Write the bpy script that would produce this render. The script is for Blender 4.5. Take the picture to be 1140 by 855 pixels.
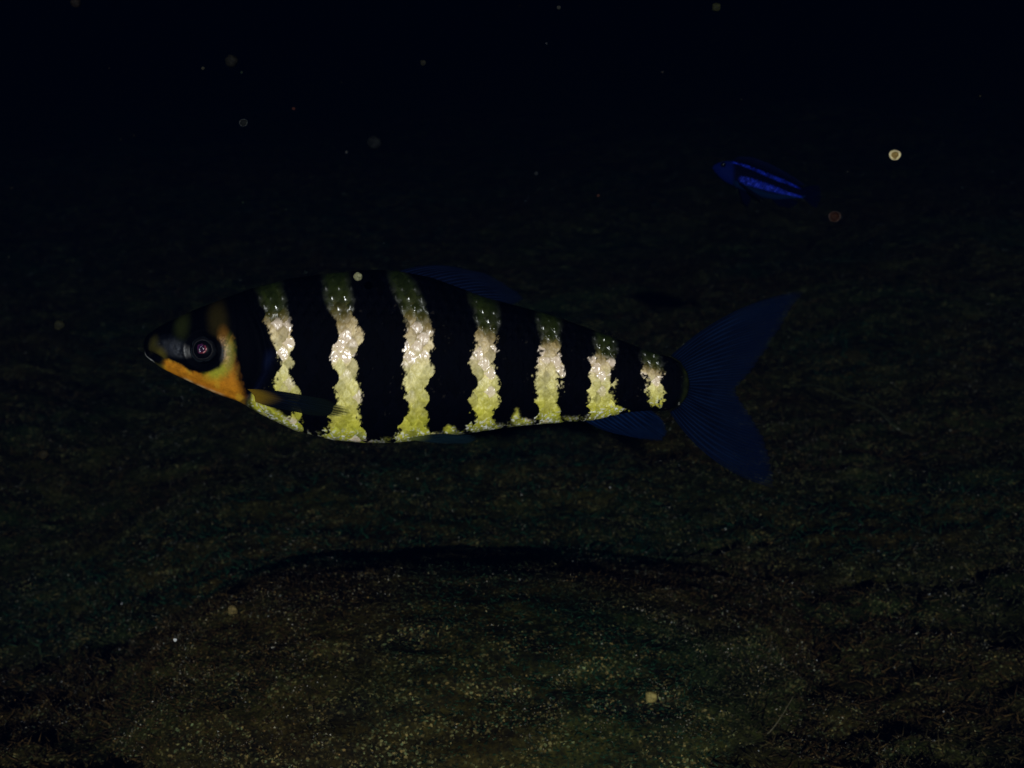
import bpy, math, random
import numpy as np

# ------------------------------------------------------------------ camera, world, light, exposure
for o in list(bpy.data.objects): bpy.data.objects.remove(o, do_unlink=True)
scn = bpy.context.scene
COL = scn.collection
R = math.radians

LENS, SENSOR = 50.0, 36.0
FISH_Y = 0.78                                   # metres from the camera to the striped fish
cam_d = bpy.data.cameras.new('camera'); cam_d.lens = LENS; cam_d.sensor_width = SENSOR
cam_d.clip_start = 0.01; cam_d.clip_end = 200
cam_d.dof.use_dof = True; cam_d.dof.focus_distance = FISH_Y - 0.012; cam_d.dof.aperture_fstop = 18
cam = bpy.data.objects.new('camera', cam_d); COL.objects.link(cam)
cam.location = (0, 0, 0); cam.rotation_euler = (R(90), 0, 0)
scn.camera = cam

SUN_ELEV, SUN_AZ = 2.0, -1.5                    # the light comes from just above and left of the lens, as a diver's lamp does
world = bpy.data.worlds.new('World'); scn.world = world; world.use_nodes = True
wn = world.node_tree; bg = wn.nodes['Background']
sky = wn.nodes.new('ShaderNodeTexSky'); sky.sky_type = 'NISHITA'; sky.sun_disc = False
sky.sun_elevation = R(SUN_ELEV); sky.sun_rotation = R(180 - SUN_AZ)
wn.links.new(sky.outputs[0], bg.inputs['Color']); bg.inputs['Strength'].default_value = 0.0008
sun_d = bpy.data.lights.new('sun', 'SUN'); sun_d.energy = 5.0; sun_d.angle = R(0.5); sun_d.color = (1.0, 0.88, 0.80)
sun = bpy.data.objects.new('sun', sun_d); COL.objects.link(sun)
sun.rotation_euler = (R(90 - SUN_ELEV), 0, R(SUN_AZ))
scn.view_settings.view_transform = 'Standard'; scn.view_settings.look = 'None'
scn.view_settings.exposure = 0.92; scn.view_settings.gamma = 1.0
scn.view_settings.use_curve_mapping = False

# ------------------------------------------------------------------ helpers
rng = np.random.default_rng(7)
random.seed(7)

def hash3(i, j, k, seed=0):
    h = (i.astype(np.int64) * 374761393 + j.astype(np.int64) * 668265263 + k.astype(np.int64) * 2147483647 + seed * 1274126177) & 0xFFFFFFFF
    h = ((h ^ (h >> 13)) * 1274126177) & 0xFFFFFFFF
    h = ((h ^ (h >> 16)) * 2246822519) & 0xFFFFFFFF
    return ((h ^ (h >> 15)) & 0xFFFFFF) / float(0xFFFFFF)

def noise3(x, y, z, seed=0):
    xi, yi, zi = np.floor(x), np.floor(y), np.floor(z)
    fx, fy, fz = x - xi, y - yi, z - zi
    fx, fy, fz = [f * f * (3 - 2 * f) for f in (fx, fy, fz)]
    xi, yi, zi = xi.astype(np.int64), yi.astype(np.int64), zi.astype(np.int64)
    r = 0
    for a in (0, 1):
        for b in (0, 1):
            for c in (0, 1):
                w = (fx if a else 1 - fx) * (fy if b else 1 - fy) * (fz if c else 1 - fz)
                r = r + w * hash3(xi + a, yi + b, zi + c, seed)
    return r * 2 - 1

def fbm(x, y, z=None, octv=4, seed=0, gain=0.5):
    if z is None: z = np.zeros_like(x)
    r, a, n = 0, 1.0, 0
    for o in range(octv):
        r = r + a * noise3(x * 2 ** o + 17.3 * o, y * 2 ** o - 9.1 * o, z * 2 ** o + 4.7 * o, seed + o)
        n += a; a *= gain
    return r / n

def sstep(a, b, x):
    t = np.clip((x - a) / (b - a), 0, 1)
    return t * t * (3 - 2 * t)

def smooth_curve(pts, xs, win):
    p = np.array(pts, float); n = 2000
    gx = np.linspace(xs.min(), xs.max(), n); gy = np.interp(gx, p[:, 0], p[:, 1])
    k = max(3, int(win / (xs.max() - xs.min()) * n)); ker = np.hanning(k + 2)[1:-1]; ker /= ker.sum()
    ext = np.concatenate([2 * gy[0] - gy[k:0:-1], gy, 2 * gy[-1] - gy[-2:-k - 2:-1]])
    gy2 = np.convolve(ext, ker, 'same')[k:k + n]
    return np.interp(xs, gx, gy2)

def new_mesh(name, V, F, mat, parent=None, smooth=True, cols=None, attrs=None):
    """V (n,3), F (m,k): one mesh object."""
    me = bpy.data.meshes.new(name)
    V = np.asarray(V, np.float32); F = np.asarray(F, np.int32)
    m, k = F.shape
    me.vertices.add(len(V)); me.vertices.foreach_set('co', V.ravel())
    me.loops.add(m * k); me.loops.foreach_set('vertex_index', F.ravel())
    me.polygons.add(m)
    me.polygons.foreach_set('loop_start', np.arange(0, m * k, k, dtype=np.int32))
    me.polygons.foreach_set('loop_total', np.full(m, k, np.int32))
    me.polygons.foreach_set('use_smooth', np.full(m, smooth, bool))
    if cols is not None:
        a = me.attributes.new('pigment', 'FLOAT_COLOR', 'POINT')
        c4 = np.ones((len(V), 4), np.float32); c4[:, :3] = cols
        a.data.foreach_set('color', c4.ravel())
    for nm, arr in (attrs or {}).items():
        a = me.attributes.new(nm, 'FLOAT', 'POINT'); a.data.foreach_set('value', np.asarray(arr, np.float32))
    me.update(calc_edges=True); me.validate()
    me.materials.append(mat)
    ob = bpy.data.objects.new(name, me); COL.objects.link(ob)
    if parent: ob.parent = parent
    return ob

def grid_faces(nu, nv, wrap_v=False):
    i = np.arange(nu - 1)[:, None]; j = np.arange(nv if wrap_v else nv - 1)[None, :]
    j2 = (j + 1) % nv
    return np.stack([i * nv + j, (i + 1) * nv + j, (i + 1) * nv + j2, i * nv + j2], -1).reshape(-1, 4)

def empty(name, loc):
    o = bpy.data.objects.new(name, None); COL.objects.link(o); o.location = loc; o.empty_display_size = 0.05
    return o

def tag(o, label=None, cat=None, group=None, kind=None):
    for k, v in (('label', label), ('category', cat), ('group', group), ('kind', kind)):
        if v: o[k] = v
    return o

# ------------------------------------------------------------------ materials
def mat_new(name):
    m = bpy.data.materials.new(name); m.use_nodes = True
    return m, m.node_tree, m.node_tree.nodes['Principled BSDF']

def mat_plain(name, col, rough=0.6, spec=0.3, bump=0.0, bscale=400, vary=0.25):
    m, nt, b = mat_new(name)
    tc = nt.nodes.new('ShaderNodeTexCoord')
    nz = nt.nodes.new('ShaderNodeTexNoise'); nz.inputs['Scale'].default_value = bscale; nz.inputs['Detail'].default_value = 4
    nt.links.new(tc.outputs['Object'], nz.inputs['Vector'])
    mx = nt.nodes.new('ShaderNodeMix'); mx.data_type = 'RGBA'
    mx.inputs['A'].default_value = (*[c * (1 - vary) for c in col], 1); mx.inputs['B'].default_value = (*[c * (1 + vary) for c in col], 1)
    nt.links.new(nz.outputs['Fac'], mx.inputs['Factor']); nt.links.new(mx.outputs['Result'], b.inputs['Base Color'])
    b.inputs['Roughness'].default_value = rough; b.inputs['Specular IOR Level'].default_value = spec
    if bump:
        bp = nt.nodes.new('ShaderNodeBump'); bp.inputs['Strength'].default_value = bump; bp.inputs['Distance'].default_value = 0.0005
        nt.links.new(nz.outputs['Fac'], bp.inputs['Height']); nt.links.new(bp.outputs['Normal'], b.inputs['Normal'])
    return m

def mat_skin(name, rough_dull=0.55, rough_gloss=0.2, spec_max=0.9, spec_min=0.009, metal=0.0):
    """fish skin: pigment, painted glints and gloss come from the mesh itself (vertex attributes)"""
    m, nt, b = mat_new(name)
    a = nt.nodes.new('ShaderNodeAttribute'); a.attribute_name = 'pigment'
    g = nt.nodes.new('ShaderNodeAttribute'); g.attribute_name = 'gloss'
    tc = nt.nodes.new('ShaderNodeTexCoord')
    nz = nt.nodes.new('ShaderNodeTexNoise'); nz.inputs['Scale'].default_value = 900; nz.inputs['Detail'].default_value = 3
    nt.links.new(tc.outputs['Object'], nz.inputs['Vector'])
    mr = nt.nodes.new('ShaderNodeMapRange'); mr.inputs['To Min'].default_value = 0.72; mr.inputs['To Max'].default_value = 1.28
    nt.links.new(nz.outputs['Fac'], mr.inputs['Value'])
    vm = nt.nodes.new('ShaderNodeVectorMath'); vm.operation = 'SCALE'
    nt.links.new(a.outputs['Color'], vm.inputs[0]); nt.links.new(mr.outputs['Result'], vm.inputs['Scale'])
    nt.links.new(vm.outputs['Vector'], b.inputs['Base Color'])
    for sock, lo, hi in (('Roughness', rough_dull, rough_gloss), ('Specular IOR Level', spec_min, spec_max), ('Metallic', 0, metal)):
        r = nt.nodes.new('ShaderNodeMapRange'); r.inputs['To Min'].default_value = lo; r.inputs['To Max'].default_value = hi
        nt.links.new(g.outputs['Fac'], r.inputs['Value']); nt.links.new(r.outputs['Result'], b.inputs[sock])
    bp = nt.nodes.new('ShaderNodeBump'); bp.inputs['Strength'].default_value = 0.25; bp.inputs['Distance'].default_value = 0.0004
    nt.links.new(nz.outputs['Fac'], bp.inputs['Height']); nt.links.new(bp.outputs['Normal'], b.inputs['Normal'])
    return m

def mat_fin(name, thru=0.35):
    m, nt, b = mat_new(name)
    a = nt.nodes.new('ShaderNodeAttribute'); a.attribute_name = 'pigment'
    nt.links.new(a.outputs['Color'], b.inputs['Base Color'])
    b.inputs['Roughness'].default_value = 0.6; b.inputs['Specular IOR Level'].default_value = 0.004
    tr = nt.nodes.new('ShaderNodeBsdfTransparent')
    mx = nt.nodes.new('ShaderNodeMixShader'); th = nt.nodes.new('ShaderNodeAttribute'); th.attribute_name = 'thru'
    nt.links.new(th.outputs['Fac'], mx.inputs['Fac'])
    out = nt.nodes['Material Output']
    nt.links.new(b.outputs[0], mx.inputs[1]); nt.links.new(tr.outputs[0], mx.inputs[2]); nt.links.new(mx.outputs[0], out.inputs['Surface'])
    return m

def mat_rock(name, seedv=0.0):
    m, nt, b = mat_new(name)
    N, L = nt.nodes, nt.links
    tc = N.new('ShaderNodeTexCoord'); mp = N.new('ShaderNodeMapping'); mp.inputs['Scale'].default_value = (0.5, 1, 1)
    L.new(tc.outputs['Object'], mp.inputs['Vector'])
    def noise(scale, det=6, rough=0.6, src=mp):
        n = N.new('ShaderNodeTexNoise'); n.inputs['Scale'].default_value = scale; n.inputs['Detail'].default_value = det; n.inputs['Roughness'].default_value = rough
        L.new(src.outputs['Object' if src is tc else 'Vector'], n.inputs['Vector']); return n
    big, mid, fine = noise(5), noise(28, 8, 0.7), noise(260, 4, 0.7, tc)
    r1 = N.new('ShaderNodeValToRGB'); e = r1.color_ramp.elements
    e[0].position = 0.30; e[0].color = (0.021, 0.0120, 0.0030, 1)
    e[1].position = 0.72; e[1].color = (0.0065, 0.0195, 0.0072, 1)
    n = e.new(0.5); n.color = (0.0165, 0.0165, 0.0038, 1)
    L.new(big.outputs['Fac'], r1.inputs['Fac'])
    r2 = N.new('ShaderNodeValToRGB'); e = r2.color_ramp.elements
    e[0].position = 0.36; e[0].color = (0.12, 0.12, 0.12, 1); e[1].position = 0.70; e[1].color = (1.9, 1.85, 1.5, 1)
    L.new(mid.outputs['Fac'], r2.inputs['Fac'])
    mul = N.new('ShaderNodeMix'); mul.data_type = 'RGBA'; mul.blend_type = 'MULTIPLY'; mul.inputs['Factor'].default_value = 1
    L.new(r1.outputs['Color'], mul.inputs['A']); L.new(r2.outputs['Color'], mul.inputs['B'])
    r3 = N.new('ShaderNodeValToRGB'); e = r3.color_ramp.elements
    e[0].position = 0.4; e[0].color = (0.5, 0.5, 0.5, 1); e[1].position = 0.68; e[1].color = (2.0, 1.9, 1.5, 1)
    L.new(fine.outputs['Fac'], r3.inputs['Fac'])
    mul2 = N.new('ShaderNodeMix'); mul2.data_type = 'RGBA'; mul2.blend_type = 'MULTIPLY'; mul2.inputs['Factor'].default_value = 1
    L.new(mul.outputs['Result'], mul2.inputs['A']); L.new(r3.outputs['Color'], mul2.inputs['B'])
    vor = N.new('ShaderNodeTexVoronoi'); vor.inputs['Scale'].default_value = 620
    L.new(tc.outputs['Object'], vor.inputs['Vector'])
    sep = N.new('ShaderNodeSeparateColor'); L.new(vor.outputs['Color'], sep.inputs['Color'])
    pw = N.new('ShaderNodeMath'); pw.operation = 'POWER'; pw.inputs[1].default_value = 9.0; L.new(sep.outputs['Red'], pw.inputs[0])
    clump = noise(60, 5, 0.7); cr = N.new('ShaderNodeMapRange'); cr.inputs['From Min'].default_value = 0.42; cr.inputs['From Max'].default_value = 0.66; cr.inputs['To Max'].default_value = 1.4
    L.new(clump.outputs['Fac'], cr.inputs['Value'])
    pm = N.new('ShaderNodeMath'); pm.operation = 'MULTIPLY'; pm.use_clamp = True; L.new(pw.outputs[0], pm.inputs[0]); L.new(cr.outputs['Result'], pm.inputs[1])
    spk = N.new('ShaderNodeMix'); spk.data_type = 'RGBA'; spc = N.new('ShaderNodeMix'); spc.data_type = 'RGBA'; spc.inputs['A'].default_value = (0.36, 0.24, 0.075, 1); spc.inputs['B'].default_value = (0.17, 0.23, 0.10, 1)
    L.new(sep.outputs['Green'], spc.inputs['Factor']); L.new(spc.outputs['Result'], spk.inputs['B'])
    L.new(pm.outputs[0], spk.inputs['Factor']); L.new(mul2.outputs['Result'], spk.inputs['A'])
    L.new(spk.outputs['Result'], b.inputs['Base Color'])
    b.inputs['Roughness'].default_value = 0.75; b.inputs['Specular IOR Level'].default_value = 0.08
    bp = N.new('ShaderNodeBump'); bp.inputs['Strength'].default_value = 0.8; bp.inputs['Distance'].default_value = 0.004
    L.new(mid.outputs['Fac'], bp.inputs['Height'])
    bp2 = N.new('ShaderNodeBump'); bp2.inputs['Strength'].default_value = 0.8; bp2.inputs['Distance'].default_value = 0.002
    L.new(fine.outputs['Fac'], bp2.inputs['Height']); L.new(bp.outputs['Normal'], bp2.inputs['Normal'])
    L.new(bp2.outputs['Normal'], b.inputs['Normal'])
    return m

def mat_grain(name, rough=0.35, spec=0.6):
    m, nt, b = mat_new(name)
    a = nt.nodes.new('ShaderNodeAttribute'); a.attribute_name = 'pigment'
    nt.links.new(a.outputs['Color'], b.inputs['Base Color'])
    b.inputs['Roughness'].default_value = rough; b.inputs['Specular IOR Level'].default_value = spec
    return m

M_BODY = mat_skin('striped_skin', 0.6, 0.20); M_SMALL = mat_skin('blue_skin', 0.5, 0.3, 0.5, 0.004)
M_FIN = mat_fin('fin_membrane', 0.30); M_FIN_S = mat_fin('blue_fin_membrane', 0.45)
M_ROCK = mat_rock('algae_rock', 0.0)
M_GRAIN = mat_grain('sand_grain'); M_ALGAE = mat_grain('algae_turf', 0.7, 0.1)
M_EYE = mat_plain('eye_black', (0.0012, 0.0014, 0.003), 0.22, 0.03, 0, 400, 0.2)
M_IRIS = mat_plain('eye_iris', (0.005, 0.008, 0.011), 0.45, 0.2, 0.3, 160, 0.98)
M_SILVER = mat_plain('eye_silver', (0.10, 0.13, 0.15), 0.35, 0.5, 0.3, 2500, 0.6)

# ------------------------------------------------------------------ the setting: the rocky bed rising into the dark
def axis(lo, hi, dlo, dhi, nd, nc):
    return np.unique(np.concatenate([dlo - (dlo - lo) * np.linspace(0, 1, nc)[::-1] ** 2, np.linspace(dlo, dhi, nd), dhi + (hi - dhi) * np.linspace(0, 1, nc) ** 2]))

BOULDERS = [  # x, y, z of the centre, half sizes, seed
    (-0.02, 1.34, -0.30, 0.34, 0.34, 0.139, 11),
]

def ground_z(x, y):
    base = np.where(y < 1.0, -0.29, np.where(y < 1.7, -0.29 + 0.26 * (y - 1.0), -0.108 + 0.36 * (y - 1.7)))
    base = np.minimum(base, 9 + 0.05 * y)
    base = base + 0.05 * np.clip(x, -1.5, 2.0) * sstep(0.8, 1.6, y)
    r1 = fbm(x * 2.3 + 3.1, y * 2.3, None, 3, 5)
    r2 = 1 - np.abs(fbm(x * 6.5, y * 6.5 + 8, None, 3, 15))
    r3 = fbm(x * 24, y * 30, None, 4, 25, 0.6)
    near = 1 - 0.7 * (1 - sstep(1.6, 2.2, y))
    pit = -0.075 * np.exp(-((x + 0.58) / 0.17) ** 2 - ((y - 1.50) / 0.32) ** 2)
    lift = 0.035 * np.exp(-((y - 1.64) / 0.13) ** 2 - ((x + 0.02) / 0.42) ** 4)
    return base + pit + lift + 0.07 * r1 * near + 0.035 * (r2 - 0.7) * near + 0.016 * r3

gx = axis(-16, 16, -1.7, 1.7, 460, 40); gy = axis(-0.7, 22, 0.9, 4.0, 520, 40)
GX, GY = np.meshgrid(gx, gy, indexing='ij')
GZ = ground_z(GX.ravel(), GY.ravel())
ground = new_mesh('ground', np.stack([GX.ravel(), GY.ravel(), GZ], 1), grid_faces(len(gx), len(gy)), M_ROCK)
tag(ground, kind='structure')

# ---- boulders grown over with algae
def icosphere(n):
    import bmesh
    bm = bmesh.new(); bmesh.ops.create_icosphere(bm, subdivisions=n, radius=1)
    V = np.array([v.co[:] for v in bm.verts]); F = np.array([[v.index for v in f.verts] for f in bm.faces]); bm.free()
    return V, F
ICO6 = icosphere(6); ICO2 = icosphere(2); ICO3 = icosphere(3); ICO1 = icosphere(1)

def boulder_shape(b):
    x, y, z, rx, ry, rz, sd = b
    V, F = ICO6
    n = V.copy()
    big = fbm(V[:, 0] * 1.4 + sd, V[:, 1] * 1.4, V[:, 2] * 1.4, 3, sd)
    mid = 1 - np.abs(fbm(V[:, 0] * 4 + sd, V[:, 1] * 4, V[:, 2] * 4, 3, sd + 3))
    fin = fbm(V[:, 0] * 15 + sd, V[:, 1] * 15, V[:, 2] * 15, 4, sd + 6, 0.6)
    r = 1 + 0.13 * big + 0.05 * (mid - 0.7) + 0.045 * fin
    sq = np.sign(n) * np.abs(n) ** 0.85
    return sq * r[:, None] * np.array([rx, ry, rz]), F

def grains_mesh(P, size, cols, flat=1.0):
    """tiny four-sided grains at points P"""
    n = len(P)
    T = np.array([[1, 1, 1], [1, -1, -1], [-1, 1, -1], [-1, -1, 1]], float) / 1.5
    q = rng.normal(size=(n, 4)); q /= np.linalg.norm(q, axis=1)[:, None]
    w, x, y, z = q.T
    Rm = np.stack([1 - 2 * (y * y + z * z), 2 * (x * y - z * w), 2 * (x * z + y * w), 2 * (x * y + z * w), 1 - 2 * (x * x + z * z), 2 * (y * z - x * w),
                   2 * (x * z - y * w), 2 * (y * z + x * w), 1 - 2 * (x * x + y * y)], 1).reshape(n, 3, 3)
    V = np.einsum('nij,kj->nki', Rm, T) * size[:, None, None] + P[:, None, :]
    F = (np.arange(n)[:, None, None] * 4 + np.array([[0, 1, 2], [0, 3, 1], [0, 2, 3], [1, 3, 2]])[None]).reshape(-1, 3)
    return V.reshape(-1, 3), F, np.repeat(cols, 4, axis=0)

def blades_mesh(P, N, length, width, cols):
    """short three-sided algae filaments, bent over by the current"""
    n = len(P)
    d = N * 0.55 + rng.normal(size=(n, 3)) * np.array([1.15, 0.4, 0.12]); d /= np.linalg.norm(d, axis=1)[:, None]
    s = np.cross(d, rng.normal(size=(n, 3))); s /= np.linalg.norm(s, axis=1)[:, None] + 1e-9
    t = np.cross(d, s)
    w = width[:, None]
    a = P + s * w; b = P - s * w * 0.5 + t * w * 0.85; c = P - s * w * 0.5 - t * w * 0.85
    tip = P + d * length[:, None]
    V = np.stack([a, b, c, tip], 1).reshape(-1, 3)
    F = (np.arange(n)[:, None, None] * 4 + np.array([[0, 1, 3], [1, 2, 3], [2, 0, 3]])[None]).reshape(-1, 3)
    return V, F, np.repeat(cols, 4, axis=0)

def grain_cols(n):
    base = np.array([[0.46, 0.36, 0.15], [0.34, 0.28, 0.09], [0.20, 0.26, 0.13], [0.42, 0.25, 0.08], [0.56, 0.50, 0.38]])
    c = base[rng.integers(0, 5, n)]
    return c * (0.06 + 0.94 * rng.random((n, 1)) ** 2.5)

def algae_cols(n, P):
    g = sstep(-0.15, 0.35, fbm(P[:, 0] * 4, P[:, 1] * 4, None, 2, 71))[:, None]
    c = np.array([0.040, 0.023, 0.006]) * (1 - g) + np.array([0.008, 0.032, 0.015]) * g
    return c * (0.4 + 1.6 * rng.random((n, 1)) ** 2)

for i, b in enumerate(BOULDERS):
    V, F = boulder_shape(b)
    lab = 'broad low boulder dusted with silt and algae at the bottom, below the striped fish'
    e = empty('boulder', (b[0], b[1], b[2] - b[5] * 0.6))
    off = np.array([0, 0, b[5] * 0.6])
    new_mesh('rock', V + off, F, M_ROCK, e)
    tag(e, lab, 'boulder')
    # silt and turf that grow on the upper side
    nrm = V / np.array([b[3], b[4], b[5]]) ** 2; nrm /= np.linalg.norm(nrm, axis=1)[:, None]
    cand = np.where((nrm[:, 2] > -0.1))[0]
    ng = 60000
    f = F[rng.integers(0, len(F), ng * 4)]
    wts = rng.random((len(f), 3)); wts /= wts.sum(1)[:, None]
    P = (V[f] * wts[:, :, None]).sum(1); PN = (nrm[f] * wts[:, :, None]).sum(1)
    keep = (P[:, 2] > -0.3 * b[5]); clump = fbm(P[:, 0] * 34 + i, P[:, 1] * 34, P[:, 2] * 34, 4, 90 + i, 0.7)
    kg = keep & (clump > 0.30 * rng.random(len(P)) - 0.05)
    Pg = P[kg][:ng] + off + PN[kg][:ng] * 0.0006
    v, ff, c = grains_mesh(Pg, 0.00026 + 0.0006 * rng.random(len(Pg)) ** 5, grain_cols(len(Pg)))
    tag(new_mesh('silt_grain', v, ff, M_GRAIN, e, False, c), kind='stuff')
    Pa, Na = P[keep][:60000], PN[keep][:60000]
    v, ff, c = blades_mesh(Pa + off, Na, 0.002 + 0.005 * rng.random(len(Pa)) ** 2, 0.0003 + 0.0004 * rng.random(len(Pa)), algae_cols(len(Pa), Pa + np.array(b[:3])))
    tag(new_mesh('algae_turf', v, ff, M_ALGAE, e, True, c), kind='stuff')

# ---- loose silt and turf over the bed
n = 420000
yy = 0.95 + 3.2 * rng.random(n) ** 2.0; xx = (rng.random(n) * 2 - 1) * (0.42 * yy + 0.15)
cl = fbm(xx * 22, yy * 22, None, 4, 41, 0.7)
k = cl > -0.05 + 0.35 * rng.random(n) - 0.12
xx, yy = xx[k], yy[k]; zz = ground_z(xx, yy) + 0.0006
v, f, c = grains_mesh(np.stack([xx, yy, zz], 1), (0.00026 + 0.0006 * rng.random(len(xx)) ** 5) * (0.7 + 0.25 * yy), grain_cols(len(xx)))
tag(new_mesh('silt_grain', v, f, M_GRAIN, None, False, c), 'fine pale grains of silt strewn over the dark bed', 'silt', None, 'stuff')
n = 90000
yy = 0.95 + 5.0 * rng.random(n) ** 1.6; xx = (rng.random(n) * 2 - 1) * (0.42 * yy + 0.15); zz = ground_z(xx, yy)
P = np.stack([xx, yy, zz], 1); Nn = np.tile([[0, -0.35, 0.93]], (n, 1))
v, f, c = blades_mesh(P, Nn, (0.004 + 0.012 * rng.random(n)) * (0.6 + 0.3 * yy), 0.0004 + 0.0006 * rng.random(n), algae_cols(n, P))
tag(new_mesh('algae_turf', v, f, M_ALGAE, None, True, c), 'short dark green and brown algae turf on the bed', 'algae', None, 'stuff')

# ---- the water: a closed box of dark blue water around the camera and everything near it
hm = bpy.data.materials.new('dark_water'); hm.use_nodes = True; ht = hm.node_tree
for nd in list(ht.nodes):
    if nd.type == 'BSDF_PRINCIPLED': ht.nodes.remove(nd)
pv = ht.nodes.new('ShaderNodeVolumePrincipled'); pv.inputs['Density'].default_value = 0.57
pv.inputs['Color'].default_value = (0.0002, 0.0026, 0.0120, 1); pv.inputs['Absorption Color'].default_value = (0.0, 0.014, 0.036, 1)
ht.links.new(pv.outputs[0], ht.nodes['Material Output'].inputs['Volume'])
hx, hy0, hy1, hz0, hz1 = 20, -0.9, 26, -3.0, 14.0
V = [(-hx, hy0, hz0), (hx, hy0, hz0), (hx, hy1, hz0), (-hx, hy1, hz0), (-hx, hy0, hz1), (hx, hy0, hz1), (hx, hy1, hz1), (-hx, hy1, hz1)]
F = [(0, 3, 2, 1), (4, 5, 6, 7), (0, 1, 5, 4), (1, 2, 6, 5), (2, 3, 7, 6), (3, 0, 4, 7)]
HAZE = (V, F, hm)

# ------------------------------------------------------------------ fish builder
def px(D):  # metres to one unit of the fish drawings at distance D
    return SENSOR / LENS * D / 1140.0

def scale_field(c, r, Rr=1.06):
    """overlapping scales: for lattice coordinates c (along), r (around) give local u,v and an id for the scale on top"""
    best_u = np.full(c.shape, -9.0); bu = np.zeros_like(c); bv = np.zeros_like(c); bi = np.zeros(c.shape, np.int64); bj = np.zeros(c.shape, np.int64)
    rj0 = np.floor(r).astype(np.int64)
    for dj in (-1, 0, 1, 2):
        rj = rj0 + dj; offs = 0.5 * (rj % 2); ci0 = np.floor(c - offs).astype(np.int64)
        for di in (-1, 0, 1):
            ci = ci0 + di; u = c - offs - ci; v = r - rj
            ok = (u * u + (v * 0.92) ** 2 < Rr * Rr) & (u > best_u)
            best_u = np.where(ok, u, best_u); bu = np.where(ok, u, bu); bv = np.where(ok, v, bv); bi = np.where(ok, ci, bi); bj = np.where(ok, rj, bj)
    return bu, bv, bi, bj

def loft(x0, x1, top, bot, half, nx, nr, yaw_bend=None, power=0.8, snout_pow=1.7):
    t = np.linspace(0, 1, nx); t = t ** 1.0
    # denser rings at the snout
    t = np.where(t < 0.04, 0.04 * (t / 0.04) ** snout_pow, t)
    xs = x0 + (x1 - x0) * t
    T, B, W = top(xs), bot(xs), half(xs)
    th = np.linspace(0, 2 * np.pi, nr, endpoint=False)
    cy, cz = np.cos(th), np.sin(th)
    cy = np.sign(cy) * np.abs(cy) ** power
    mid = (T + B) / 2; h = (B - T) / 2
    X = np.repeat(xs[:, None], nr, 1); Z = mid[:, None] - h[:, None] * cz[None, :]      # drawing y (down)
    Y = -W[:, None] * cy[None, :]                                                       # towards the camera is negative
    if yaw_bend is not None: Y = Y + yaw_bend(xs)[:, None]
    return xs, X, Y, Z, T, B, W

def normals_of(P, nx, nr):
    G = P.reshape(nx, nr, 3)
    du = np.gradient(G, axis=0); dv = np.roll(G, -1, 1) - np.roll(G, 1, 1)
    N = np.cross(du, dv); N /= np.linalg.norm(N, axis=2)[..., None] + 1e-12
    return N.reshape(-1, 3)

def mixc(c, col, m):
    return c * (1 - m[:, None]) + np.asarray(col)[None, :] * m[:, None] if np.ndim(col) == 1 else c * (1 - m[:, None]) + col * m[:, None]

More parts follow.
